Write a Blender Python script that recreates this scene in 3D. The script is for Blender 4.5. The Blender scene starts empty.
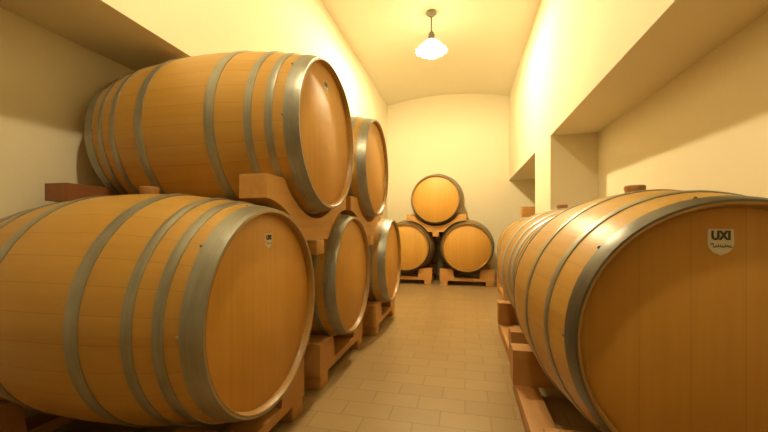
import bpy, bmesh, math, random
from mathutils import Vector
PI = math.pi
random.seed(4)
S = bpy.context.scene
C = S.collection
try:
    S.view_settings.view_transform = 'Standard'
    S.view_settings.look = 'None'
except Exception as e:
    print(e)

# ------------------------------------------------------------------ materials
class NT:
    def __init__(s, name):
        s.m = bpy.data.materials.new(name); s.m.use_nodes = True
        s.n = s.m.node_tree.nodes; s.l = s.m.node_tree.links
        s.b = s.n['Principled BSDF']
    def node(s, t, **kw):
        n = s.n.new(t)
        for k, v in kw.items(): setattr(n, k, v)
        return n
    def link(s, a, b): s.l.new(a, b)
    def math(s, op, a, b=None):
        n = s.node('ShaderNodeMath', operation=op)
        for i, v in enumerate((a, b)):
            if v is None: continue
            if isinstance(v, (int, float)): n.inputs[i].default_value = v
            else: s.link(v, n.inputs[i])
        return n.outputs[0]
    def mix(s, f, a, b, mode='MIX'):
        n = s.node('ShaderNodeMix', data_type='RGBA', blend_type=mode)
        for i, v in ((0, f), (6, a), (7, b)):
            if isinstance(v, (int, float)): n.inputs[i].default_value = v
            elif isinstance(v, tuple): n.inputs[i].default_value = (*v, 1) if len(v) == 3 else v
            else: s.link(v, n.inputs[i])
        return n.outputs[2]
    def noise(s, vec, scale, detail=4, mapping=None):
        if mapping:
            mp = s.node('ShaderNodeMapping'); mp.inputs['Scale'].default_value = mapping
            s.link(vec, mp.inputs[0]); vec = mp.outputs[0]
        n = s.node('ShaderNodeTexNoise'); n.inputs['Scale'].default_value = scale
        n.inputs['Detail'].default_value = detail
        s.link(vec, n.inputs['Vector']); return n.outputs[0]
    def bump(s, h, strength, dist=.01):
        n = s.node('ShaderNodeBump'); n.inputs['Strength'].default_value = strength
        n.inputs['Distance'].default_value = dist
        s.link(h, n.inputs['Height']); s.link(n.outputs[0], s.b.inputs['Normal'])
    def coord(s): return s.node('ShaderNodeTexCoord').outputs['Object']
    def xyz(s, v):
        n = s.node('ShaderNodeSeparateXYZ'); s.link(v, n.inputs[0]); return n.outputs
    def rand(s): return s.node('ShaderNodeObjectInfo').outputs['Random']
    def see_through(s, f):
        """clear-glass share f: lets light pass straight through the frosted glass"""
        out = s.n['Material Output']
        tr = s.node('ShaderNodeBsdfTransparent'); mx = s.node('ShaderNodeMixShader')
        mx.inputs[0].default_value = f
        s.link(s.b.outputs[0], mx.inputs[1]); s.link(tr.outputs[0], mx.inputs[2]); s.link(mx.outputs[0], out.inputs[0])

def stave_mat():
    t = NT('barrel_oak_staves'); v = t.coord(); x, y, z = t.xyz(v)
    a = t.math('ARCTAN2', z, y)
    u = t.math('MULTIPLY', t.math('ADD', a, 7.0), 32/(2*PI))
    fl = t.math('FLOOR', u); fr = t.math('FRACT', u)
    wn = t.node('ShaderNodeTexWhiteNoise', noise_dimensions='2D')
    cb = t.node('ShaderNodeCombineXYZ'); t.link(fl, cb.inputs[0]); t.link(t.rand(), cb.inputs[1])
    t.link(cb.outputs[0], wn.inputs[0])
    tone = wn.outputs[0]
    g = t.noise(v, 1, 6, (3, 55, 55))
    col = t.mix(tone, (.56, .315, .062), (.62, .38, .088))
    col = t.mix(t.math('MULTIPLY', g, .5), col, (.38, .19, .032))
    big = t.noise(v, 3, 3)
    col = t.mix(t.math('MULTIPLY', big, .22), col, (.36, .17, .028))
    seam = t.math('LESS_THAN', t.math('ABSOLUTE', t.math('SUBTRACT', fr, .5)), .485)
    seamf = t.math('SUBTRACT', 1.0, seam)
    col = t.mix(t.math('MULTIPLY', seamf, .32), col, (.18, .08, .018))
    lip = t.math('GREATER_THAN', t.math('ABSOLUTE', x), .4335)
    col = t.mix(t.math('MULTIPLY', lip, .55), col, (.20, .095, .025))
    t.link(col, t.b.inputs['Base Color']); t.b.inputs['Roughness'].default_value = .40
    t.bump(t.math('SUBTRACT', t.math('MULTIPLY', g, .4), seamf), .09, .004)
    return t.m
def head_mat():
    t = NT('barrel_oak_head'); v = t.coord(); x, y, z = t.xyz(v)
    u = t.math('MULTIPLY', t.math('ADD', y, 5.03), 10.5)
    fl = t.math('FLOOR', u); fr = t.math('FRACT', u)
    wn = t.node('ShaderNodeTexWhiteNoise', noise_dimensions='2D')
    cb = t.node('ShaderNodeCombineXYZ'); t.link(fl, cb.inputs[0]); t.link(t.rand(), cb.inputs[1])
    t.link(cb.outputs[0], wn.inputs[0])
    g = t.noise(v, 1, 6, (50, 60, 3.5))
    col = t.mix(wn.outputs[0], (.60, .315, .048), (.64, .35, .060))
    col = t.mix(t.math('MULTIPLY', g, .5), col, (.42, .195, .026))
    seam = t.math('LESS_THAN', fr, .018)
    col = t.mix(t.math('MULTIPLY', seam, .24), col, (.18, .09, .02))
    t.link(col, t.b.inputs['Base Color']); t.b.inputs['Roughness'].default_value = .52
    t.bump(g, .06, .004)
    return t.m
def wood_mat(name, c1, c2, axis):
    t = NT(name); v = t.coord()
    sc = [45, 45, 45]; sc[axis] = 3
    g = t.noise(v, 1, 5, tuple(sc))
    col = t.mix(g, c1, c2)
    r = t.rand()
    col = t.mix(t.math('MULTIPLY', r, .25), col, (.30, .13, .035))
    t.link(col, t.b.inputs['Base Color']); t.b.inputs['Roughness'].default_value = .6
    t.bump(g, .3, .005)
    return t.m
def metal_mat(name, c1, c2, metal=.6, rough=.27):
    t = NT(name); v = t.coord()
    n = t.noise(v, 14, 5); st = t.noise(v, 1, 4, (120, 9, 9))
    f = t.math('MULTIPLY', t.math('ADD', n, st), .5)
    col = t.mix(f, c1, c2)
    t.link(col, t.b.inputs['Base Color']); t.b.inputs['Metallic'].default_value = metal
    rr = t.math('ADD', t.math('MULTIPLY', f, .25), rough)
    t.link(rr, t.b.inputs['Roughness'])
    t.bump(f, .06, .003)
    return t.m
def plaster_mat(name, c1, c2):
    t = NT(name); v = t.coord()
    n1 = t.noise(v, 1.6, 6); n2 = t.noise(v, 38, 6)
    col = t.mix(n1, c1, c2)
    t.link(col, t.b.inputs['Base Color']); t.b.inputs['Roughness'].default_value = .9
    h = t.math('ADD', t.math('MULTIPLY', n1, 1.2), t.math('MULTIPLY', n2, .2))
    t.bump(h, .18, .02)
    return t.m
def tile_mat():
    t = NT('floor_tiles'); v = t.coord()
    b = t.node('ShaderNodeTexBrick', offset=.5)
    t.link(v, b.inputs['Vector'])
    b.inputs['Scale'].default_value = 1
    b.inputs['Brick Width'].default_value = .19
    b.inputs['Row Height'].default_value = .11
    b.inputs['Mortar Size'].default_value = .0027
    b.inputs['Mortar Smooth'].default_value = .5
    b.inputs['Color1'].default_value = (.38, .26, .115, 1)
    b.inputs['Color2'].default_value = (.335, .225, .098, 1)
    b.inputs['Mortar'].default_value = (.20, .13, .05, 1)
    n = t.noise(v, 7, 6)
    col = t.mix(t.math('MULTIPLY', n, .45), b.outputs['Color'], (.26, .165, .065))
    t.link(col, t.b.inputs['Base Color']); t.b.inputs['Roughness'].default_value = .33
    t.bump(t.math('SUBTRACT', 1.0, b.outputs['Fac']), .10, .004)
    return t.m
def plain(name, col, rough=.5, metal=0, emit=None, es=0, nz=.15):
    t = NT(name); n = t.noise(t.coord(), 30, 3)
    c = t.mix(t.math('MULTIPLY', n, nz), col, tuple(q*.6 for q in col))
    t.link(c, t.b.inputs['Base Color'])
    t.b.inputs['Roughness'].default_value = rough; t.b.inputs['Metallic'].default_value = metal
    if emit:
        t.b.inputs['Emission Color'].default_value = (*emit, 1); t.b.inputs['Emission Strength'].default_value = es
    return t

M_STAVE, M_HEAD = stave_mat(), head_mat()
M_HOOP = metal_mat('galvanised_hoop_steel', (.17, .165, .125), (.50, .49, .41))
M_HOOPD = metal_mat('dark_hoop_steel', (.075, .07, .05), (.20, .19, .155))
M_HOOP_SHEEN = metal_mat('hoop_steel_painted_cool_sheen', (.36, .41, .48), (.58, .64, .72))  # cool sheen on the second right barrel's hoops, put into the steel colour
M_CY = wood_mat('upper_cradle_pine_along_y', (.64, .36, .09), (.48, .24, .055), 1)
M_CX = wood_mat('upper_cradle_pine_along_x', (.64, .36, .09), (.48, .24, .055), 0)
M_CY_SHADOW = wood_mat('upper_cradle_pine_painted_shadow', (.34, .13, .04), (.22, .075, .022), 1)  # cradle pine with the shadow at the wall painted into its colour
M_FY = wood_mat('floor_cradle_pine_along_y', (.58, .30, .075), (.42, .195, .045), 1)
M_FX = wood_mat('floor_cradle_pine_along_x', (.58, .30, .075), (.42, .195, .045), 0)
M_BUNG = plain('bung_tan_wood', (.42, .23, .09), .6).m
M_WALL = plaster_mat('cream_plaster', (.87, .79, .575), (.82, .73, .50))
M_CEIL = plaster_mat('cream_ceiling_plaster', (.87, .81, .64), (.82, .755, .57))
M_TILE = tile_mat()
M_WHITE = plain('white_label_paint', (.74, .70, .56), .5).m
M_BLACK = plain('black_label_ink', (.05, .035, .02), .5).m
M_BRASS = plain('lamp_grey_metal', (.26, .235, .18), .4, .5).m
_s = plain('opal_glass_shade', (.66, .64, .58), .25, 0, (1, .86, .60), .30, .02); _s.see_through(.18); M_SHADE = _s.m
_s = plain('lit_bulb_glass', (.9, .88, .8), .2, 0, (1, .88, .62), 8, 0); _s.see_through(.8); M_BULB = _s.m

# ------------------------------------------------------------------ mesh helpers
def link_mesh(name, bm, mat, parent=None, sharp=35, smooth=True):
    bmesh.ops.recalc_face_normals(bm, faces=bm.faces)
    me = bpy.data.meshes.new(name); bm.to_mesh(me); bm.free()
    if smooth:
        for p in me.polygons: p.use_smooth = True
        me.set_sharp_from_angle(angle=math.radians(sharp))
    me.materials.append(mat)
    o = bpy.data.objects.new(name, me); C.objects.link(o)
    if parent: o.parent = parent
    return o
def add_box(bm, x0, x1, y0, y1, z0, z1, bev=0):
    vs = [bm.verts.new((x, y, z)) for x in (x0, x1) for y in (y0, y1) for z in (z0, z1)]
    fs = [bm.faces.new([vs[i] for i in f]) for f in
          ((0, 1, 3, 2), (4, 6, 7, 5), (0, 4, 5, 1), (2, 3, 7, 6), (0, 2, 6, 4), (1, 5, 7, 3))]
    if bev:
        es = list({e for f in fs for e in f.edges})
        bmesh.ops.bevel(bm, geom=es, offset=bev, segments=2, affect='EDGES', profile=.5)
def lathe(bm, pts, axis='X', n=64, close=False, flute=None, centre=(0, 0, 0)):
    """pts: (axial, radius). radius 0 becomes a pole."""
    rings = []
    for a, r in pts:
        ring = []
        if r < 1e-6:
            p = (a, 0, 0) if axis == 'X' else (0, 0, a)
            ring = [bm.verts.new([p[i]+centre[i] for i in range(3)])]
        else:
            for k in range(n):
                th = 2*PI*k/n
                rr = r*(1+flute(th, a)) if flute else r
                p = (a, rr*math.cos(th), rr*math.sin(th)) if axis == 'X' else (rr*math.cos(th), rr*math.sin(th), a)
                ring.append(bm.verts.new([p[i]+centre[i] for i in range(3)]))
        rings.append(ring)
    prs = list(zip(rings, rings[1:]))
    if close: prs.append((rings[-1], rings[0]))
    for A, B in prs:
        for k in range(n):
            q = (k+1) % n
            if len(A) == 1 and len(B) == 1: continue
            if len(A) == 1: bm.faces.new((A[0], B[k], B[q]))
            elif len(B) == 1: bm.faces.new((A[k], A[q], B[0]))
            else: bm.faces.new((A[k], A[q], B[q], B[k]))
def thing(name, label, cat, loc=(0, 0, 0), rotz=0, group=None):
    o = bpy.data.objects.new(name, None); C.objects.link(o)
    o.empty_display_size = .1
    o.location = loc; o.rotation_euler = (0, 0, rotz)
    o['label'] = label; o['category'] = cat
    if group: o['group'] = group
    return o
def dup(root, loc, rotz, label, skip=()):
    r = root.copy(); C.objects.link(r); r.location = loc; r.rotation_euler = (0, 0, rotz)
    r['label'] = label
    for ch in list(root.children):
        c = ch.copy(); C.objects.link(c); c.parent = r
        for g in list(ch.children):
            d = g.copy(); C.objects.link(d); d.parent = c
    return r
def struct(name, bm, mat):
    o = link_mesh(name, bm, mat, None, smooth=False); o['kind'] = 'structure'; return o

# ------------------------------------------------------------------ setting
XL, XLI, XR, XRI = -1.20, -1.58, .63, .955
ZS_L, ZS_R, ZC = 1.50, 1.43, 2.67
Y0, Y1 = -4.0, 5.5
bm = bmesh.new(); add_box(bm, -2.0, 1.4, Y0-.2, Y1+.2, -.12, 0); struct('floor', bm, M_TILE)
def wall_mesh(boxes):
    bm = bmesh.new()
    for b in boxes: add_box(bm, *b)
    return bm
struct('wall_left', wall_mesh([
    (-2.0, XLI, Y0, Y1, 0, ZS_L), (-2.0, XL, Y0, Y1, ZS_L, ZC), (XLI, XL, 3.08, Y1, 0, ZS_L)]), M_WALL)
struct('wall_right', wall_mesh([
    (XRI, 1.4, Y0, 3.5, 0, ZS_R), (XR, 1.4, Y0, Y1, ZS_R, ZC), (XR, XRI, 2.9, 3.5, 0, ZS_R),
    (1.10, 1.4, 3.5, Y1, 0, ZS_R)]), M_WALL)
struct('wall_back', wall_mesh([(-2.0, 1.4, Y1, Y1+.2, 0, 3.0)]), M_WALL)
struct('wall_front', wall_mesh([(-2.0, 1.4, Y0-.2, Y0, 0, 3.0)]), M_WALL)
def zceil(x):
    u = (x-(XL+XR)/2)/((XR-XL)/2)
    return ZC+.10*max(0, 1-u*u)
bm = bmesh.new()
xs = [-2.0]+[XL+(XR-XL)*i/32 for i in range(33)]+[1.4]
prof = [(x, zceil(x)) for x in xs]+[(1.4, 3.0), (-2.0, 3.0)]
A = [bm.verts.new((x, Y0, z)) for x, z in prof]; B = [bm.verts.new((x, Y1, z)) for x, z in prof]
for i in range(len(prof)):
    j = (i+1) % len(prof); bm.faces.new((A[i], A[j], B[j], B[i]))
bm.faces.new(A); bm.faces.new(B[::-1])
o = link_mesh('ceiling', bm, M_CEIL, None, sharp=30); o['kind'] = 'structure'

# ------------------------------------------------------------------ barrel
HL, RB, RE = .46, .357, .300
EIGHT = ((.407, .4597, 1), (.345, .371, 0), (.273, .299, 0), (.130, .166, 0))
SIX = ((.414, .4597, 1), (.300, .324, 0), (.125, .150, 0))
def rad(x): return RB-(RB-RE)*(abs(x)/HL)**2
def make_barrel(name, label, group, hoops, m_end, m_mid):
    t = thing(name, label, 'barrel', group=group)
    bm = bmesh.new()
    rin = RE-.010
    pts = [(-HL+.026, rin-.004), (-HL+.002, rin+.001), (-HL, rin+.003), (-HL, RE-.003), (-HL+.002, RE)]
    pts += [(-HL+2*HL*i/28, rad(-HL+2*HL*i/28)) for i in range(1, 28)]
    pts += [(HL-.002, RE), (HL, RE-.003), (HL, rin+.003), (HL-.002, rin+.001), (HL-.026, rin-.004)]
    pts += [(x, rad(x)-.026) for x in (.40, .30, .20, .10, 0, -.10, -.20, -.30, -.40)]
    lathe(bm, pts, 'X', 72, close=True); link_mesh('staves', bm, M_STAVE, t, 40)
    for s in (1, -1):
        bm = bmesh.new(); a = s*(HL-.022)
        lathe(bm, [(a-s*.02, 0), (a-s*.02, rin), (a-s*.004, rin), (a, rin-.006), (a, 0)], 'X', 72)
        link_mesh('head', bm, M_HEAD, t, 50)
    for s in (1, -1):
        for x0, x1, k in hoops:
            bm = bmesh.new()
            n = 5; q = [x0+(x1-x0)*i/(n-1) for i in range(n)]
            outer = [(s*x, rad(x)+.0040-(.0012 if i in (0, n-1) else 0)) for i, x in enumerate(q)]
            inner = [(s*x, rad(x)-.002) for x in reversed(q)]
            lathe(bm, outer+inner, 'X', 72, close=True)
            # hoop nails that stop the end hoop from creeping
            spots = [(PI*2*j/9+.35, x0-.003, .0042) for j in range(9)] if k else []
            for th, x, rr in spots:
                R = rad(x)+.002
                m = bmesh.ops.create_uvsphere(bm, u_segments=8, v_segments=5, radius=rr)
                bmesh.ops.translate(bm, verts=m['verts'], vec=(s*x, R*math.cos(th), R*math.sin(th)))
            link_mesh('hoop', bm, m_end if k else m_mid, t, 40)
    bm = bmesh.new()
    z = RB-.004
    lathe(bm, [(z, 0), (z, .024), (z+.018, .030), (z+.026, .030), (z+.029, .027), (z+.029, 0)], 'Z', 24)
    link_mesh('bung', bm, M_BUNG, t, 40)
    return t

def text_mesh(txt, size, bold=0.0, shear=0.0):
    cu = bpy.data.curves.new('tmp_text', 'FONT'); cu.body = txt; cu.size = size
    cu.align_x = 'CENTER'; cu.extrude = .0006; cu.offset = bold; cu.shear = shear
    o = bpy.data.objects.new('tmp_text', cu); C.objects.link(o)
    dg = bpy.context.evaluated_depsgraph_get(); dg.update()
    me = bpy.data.meshes.new_from_object(o.evaluated_get(dg))
    bpy.data.objects.remove(o)
    return me
def stamp(parent, txt, size, y, z, x, mat, name='lettering', sx=1, **kw):
    me = text_mesh(txt, size, **kw)
    for v in me.vertices:
        a, b, c = v.co; v.co = (x+c, y+a*sx, z+b)
    me.materials.clear(); me.materials.append(mat)
    o = bpy.data.objects.new(name, me); C.objects.link(o); o.parent = parent
    return o
def poly_x(bm, pts, x0, x1):
    A = [bm.verts.new((x0, y, z)) for y, z in pts]; B = [bm.verts.new((x1, y, z)) for y, z in pts]
    n = len(pts)
    for i in range(n):
        j = (i+1) % n; bm.faces.new((A[i], A[j], B[j], B[i]))
    bm.faces.new(A[::-1]); bm.faces.new(B)
HX = HL-.022
def maker_mark(barrel, y, z, w):
    k = w/.06
    bm = bmesh.new()
    pts = [(-.029, .035), (.029, .035), (.030, -.004), (.027, -.016), (.018, -.027), (0, -.036), (-.018, -.027),
           (-.027, -.016), (-.030, -.004)]
    poly_x(bm, [(y+a*k, z+b*k) for a, b in pts], HX-.0005, HX+.0008)
    m = link_mesh('maker_mark', bm, M_WHITE, barrel, smooth=False)
    m['label'] = 'small white printed shield crest with dark capitals'
    stamp(m, 'UXI', .033*k, y, z+.007*k, HX+.0016, M_BLACK, sx=.80, bold=.0013*k)
    # looping illegible script across the shield
    bm = bmesh.new()
    N = 140; prev = None
    for i in range(N+1):
        s = i/N
        h = .0026*math.sin(s*56)*(1.0 if s > .14 else 0)+.0010*math.sin(s*17+1)+(.006*math.sin(s/.14*PI) if s < .14 else 0)
        yy = y+k*(-.024+.048*s+.0018*math.cos(s*56)); zz = z+k*(-.010+h)
        cur = [bm.verts.new((HX+.0016, yy+d*.3, zz+d)) for d in (-.0013*k, .0013*k)]
        if prev: bm.faces.new((prev[0], cur[0], cur[1], prev[1]))
        prev = cur
    link_mesh('script', bm, M_BLACK, m, smooth=False)

# ------------------------------------------------------------------ cradles (local axis = barrel axis X, floor z = 0)
AX = .485           # height of a floor barrel's axis
SX = .35            # saddle offset from the barrel's middle
SW = .05            # half thickness of a saddle
RS = rad(SX-SW)+.005
RU = RS+.006
def arc_profile(y0, y1, zb, zt, top=(), bot=(), n=48, notch=0, zn=0):
    """outline in (y, z): flat at zt / zb except where circles (y, z, r) bite into it"""
    up, lo = [], []
    for i in range(n+1):
        y = y0+(y1-y0)*i/n
        zu, zl = zt, zb
        for cy, cz, r in top:
            if abs(y-cy) < r: zu = min(zu, cz-math.sqrt(r*r-(y-cy)**2))
        for cy, cz, r in bot:
            if abs(y-cy) < r: zl = max(zl, cz+math.sqrt(r*r-(y-cy)**2))
        if abs(y) < notch: zu = min(zu, zn)
        up.append((y, zu)); lo.append((y, zl))
    return lo+up[::-1]
def make_floor_cradle(label, group, W=.335):
    t = thing('barrel_cradle', label, 'barrel cradle', group=group)
    for s in (-1, 1):
        bm = bmesh.new()
        poly_x(bm, arc_profile(-W, W, .06, .208, top=[(0, AX, RS)], notch=.165, zn=.095), s*SX-SW, s*SX+SW)
        link_mesh('saddle', bm, M_FY, t, 30)
    for s in (-1, 1):
        bm = bmesh.new(); add_box(bm, -.40, .40, s*.28-.045, s*.28+.045, 0, .0595, .004)
        link_mesh('rail', bm, M_FX, t, 30)
    return t
def make_upper_cradle(label, group, sp, up, zt, W, back=SX, wb=None, ztb=None, mb=None):
    """carries one upper barrel, standing on the two below it that lie sp apart"""
    t = thing('stacking_cradle', label, 'barrel cradle', group=group)
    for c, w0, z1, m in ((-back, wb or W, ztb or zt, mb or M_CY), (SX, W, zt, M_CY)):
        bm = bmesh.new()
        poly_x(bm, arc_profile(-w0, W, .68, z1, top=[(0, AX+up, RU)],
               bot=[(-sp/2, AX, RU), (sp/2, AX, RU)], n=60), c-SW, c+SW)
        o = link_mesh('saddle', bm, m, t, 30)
        if mb and c < 0: o['label'] = 'saddle beam at the wall side, its shadow painted in as darker reddish-brown'
    bm = bmesh.new(); add_box(bm, -.42, .42, -.04, .04, .62, .6795, .004)
    link_mesh('rail', bm, M_CX, t, 30)
    return t

SP, UP = .83, .63
YB = [.985, .985+SP, .985+2*SP]
YT = [YB[0]+SP/2+.004, YB[1]+SP/2]
G_B = 'oak wine barrels'
b0 = make_barrel('wine_barrel', 'large oak barrel lying nearest on the left floor cradle, filling the lower left corner', G_B, EIGHT, M_HOOP, M_HOOP)
b0.location = (-1.03, YB[0], AX)
left2 = dup(b0, (-1.03, YB[1], AX), 0, 'bottom-row oak barrel on the left, middle one under the two stacked barrels')
left3 = dup(b0, (-.985, YB[2], AX), 0, 'bottom-row oak barrel on the left farthest from the viewer, beside the tiled aisle')
top1 = dup(b0, (-1.005, YT[0], AX+UP), 0, 'large oak barrel stacked on top at the left, nearest of the upper row')
top2 = dup(b0, (-1.005, YT[1], AX+UP), 0, 'smaller-looking oak barrel stacked on top at the left, behind the big upper one')
FX = -PI/2
right1 = make_barrel('wine_barrel', 'oak barrel in the right foreground with a black and white crest on its head', G_B, SIX, M_HOOPD, M_HOOP)
right1.location = (.535, 1.30, AX); right1.rotation_euler = (0, 0, FX)
right2 = make_barrel('wine_barrel', 'oak barrel with a cool sheen painted into its pale bluish hoops, lying directly behind the crested barrel in the right row', G_B, EIGHT, M_HOOP_SHEEN, M_HOOP_SHEEN)
right2.location = (.56, 2.28, AX); right2.rotation_euler = (0, 0, FX)
R3 = (.70, 3.98, AX)
right3 = dup(right1, R3, FX, 'far oak barrel of the right row, half hidden in the second wall recess')
YK, SPK, UPK = 4.98, .77, .615
XK = .02
back1 = make_barrel('wine_barrel', 'oak barrel at the far wall, lower right of the three-barrel pyramid', G_B, EIGHT, M_HOOPD, M_HOOPD)
back1.location = (XK, YK, AX); back1.rotation_euler = (0, 0, FX)
back2 = dup(back1, (XK-SPK, YK, AX), FX, 'oak barrel at the far wall, lower left of the pyramid, partly hidden')
back3 = dup(back1, (XK-SPK/2, YK, AX+UPK), FX, 'oak barrel on top of the three-barrel pyramid at the far wall')
maker_mark(b0, .005, .205, .038)
maker_mark(top1, -.015, .200, .044)
maker_mark(right1, -.025, .216, .046)

G_C = 'wooden floor cradles'
c0 = make_floor_cradle('low pine cradle under the nearest lower left barrel', G_C)
c0.location = (-1.03, YB[0], 0)
dup(c0, (-1.03, YB[1], 0), 0, 'low pine cradle under the middle barrel of the lower left row')
dup(c0, (-.985, YB[2], 0), 0, 'low pine cradle under the farthest barrel of the lower left row')
dup(c0, (.535, 1.30, 0), FX, 'low pine cradle under the crested barrel in the right foreground')
dup(c0, (.56, 2.28, 0), FX, 'low pine cradle under the second barrel of the right row')
dup(c0, (R3[0], R3[1], 0), FX, 'low pine cradle under the last barrel of the right row')
dup(c0, (XK, YK, 0), FX, 'low pine cradle under the lower right barrel at the far wall')
dup(c0, (XK-SPK, YK, 0), FX, 'low pine cradle under the lower left barrel at the far wall')
G_U = 'wooden cradles between barrel layers'
u0 = make_upper_cradle('pine saddle cradle carrying the nearest upper barrel on the left', G_U, SP, UP, .905, .385, .425, .42, .892, M_CY_SHADOW)
u0.location = (-1.015, YT[0], 0)
u1 = make_upper_cradle('pine saddle cradle carrying the second upper barrel on the left', G_U, SP, UP, .905, .385)
u1.location = (-1.007, YT[1], 0)
u2 = make_upper_cradle('pine saddle cradle under the top barrel of the pyramid at the far wall', G_U, SPK, UPK, .905, .38)
u2.location = (XK-SPK/2, YK, 0); u2.rotation_euler = (0, 0, FX)

# loose saddle block left lying on the last right-hand barrel
bm = bmesh.new()
prof = arc_profile(-.12, .12, -.10, .0, bot=[(.03, -.455, rad(.17)+.003)], n=24)
A = [bm.verts.new((y, -.05, z)) for y, z in prof]; B = [bm.verts.new((y, .05, z)) for y, z in prof]
n = len(prof)
for i in range(n):
    j = (i+1) % n; bm.faces.new((A[i], A[j], B[j], B[i]))
bm.faces.new(A); bm.faces.new(B[::-1])
o = link_mesh('saddle_block', bm, M_CX, None, 30)
o.location = (R3[0]-.03, R3[1]-.22, AX+.455)
o['label'] = 'small loose orange wooden saddle block lying on the last right-hand barrel'; o['category'] = 'wooden block'

# ------------------------------------------------------------------ pendant lamps
def make_lamp(label):
    t = thing('pendant_lamp', label, 'ceiling lamp', group='pendant lamps along the cellar ceiling')
    bm = bmesh.new(); lathe(bm, [(0, 0), (0, .048), (-.012, .05), (-.03, .036), (-.04, .012), (-.04, 0)], 'Z', 32)
    link_mesh('canopy', bm, M_BRASS, t)
    bm = bmesh.new(); lathe(bm, [(-.038, 0), (-.038, .007), (-.20, .007), (-.20, 0)], 'Z', 16)
    link_mesh('rod', bm, M_BRASS, t)
    bm = bmesh.new(); lathe(bm, [(-.19, 0), (-.19, .018), (-.215, .03), (-.272, .034), (-.278, .03), (-.278, 0)], 'Z', 24)
    link_mesh('socket', bm, M_BRASS, t)
    bm = bmesh.new()
    P = [(-.266, .034), (-.274, .052), (-.290, .072), (-.310, .090), (-.332, .106), (-.350, .120), (-.362, .136), (-.368, .148)]
    Q = [(a-.001, r-.004) for a, r in P[::-1]]
    fl = lambda th, a: .055*math.cos(14*th)*min(1, max(0, (-.268-a)/.09))
    lathe(bm, P+Q, 'Z', 112, close=True, flute=fl)
    link_mesh('shade', bm, M_SHADE, t, 60)
    bm = bmesh.new()
    lathe(bm, [(-.276, 0), (-.276, .016), (-.30, .022), (-.335, .040), (-.37, .052), (-.405, .050), (-.428, .032), (-.436, 0)], 'Z', 24)
    link_mesh('bulb', bm, M_BULB, t, 60)
    return t
def lamp_light(t, e):
    L = bpy.data.lights.new('bulb_light', 'POINT'); L.energy = e; L.color = (1, .84, .525); L.shadow_soft_size = .035
    lo = bpy.data.objects.new('bulb_light', L); C.objects.link(lo); lo.parent = t; lo.location = (0, 0, -.380)
l0 = make_lamp('glowing pendant lamp with fluted glass shade hanging from the ceiling')
l0.location = (-.31, 3.37, zceil(-.31))
l1 = dup(l0, (-.31, .55, zceil(-.31)), 0, 'second pendant lamp nearer the cellar entrance, above the viewer')
lamp_light(l0, 158)
lamp_light(l1, 54)

# ------------------------------------------------------------------ world and camera
w = bpy.data.worlds.new('World'); S.world = w; w.use_nodes = True
w.node_tree.nodes['Background'].inputs[0].default_value = (.02, .014, .006, 1)
w.node_tree.nodes['Background'].inputs[1].default_value = 1
cam = bpy.data.cameras.new('camera'); co = bpy.data.objects.new('camera', cam); C.objects.link(co)
cam.sensor_width = 36; cam.lens = 355/768*36; cam.shift_y = 12/768; cam.clip_start = .02
co.location = (0, 0, .73); co.rotation_euler = (PI/2, 0, math.radians(12.86))
S.camera = co
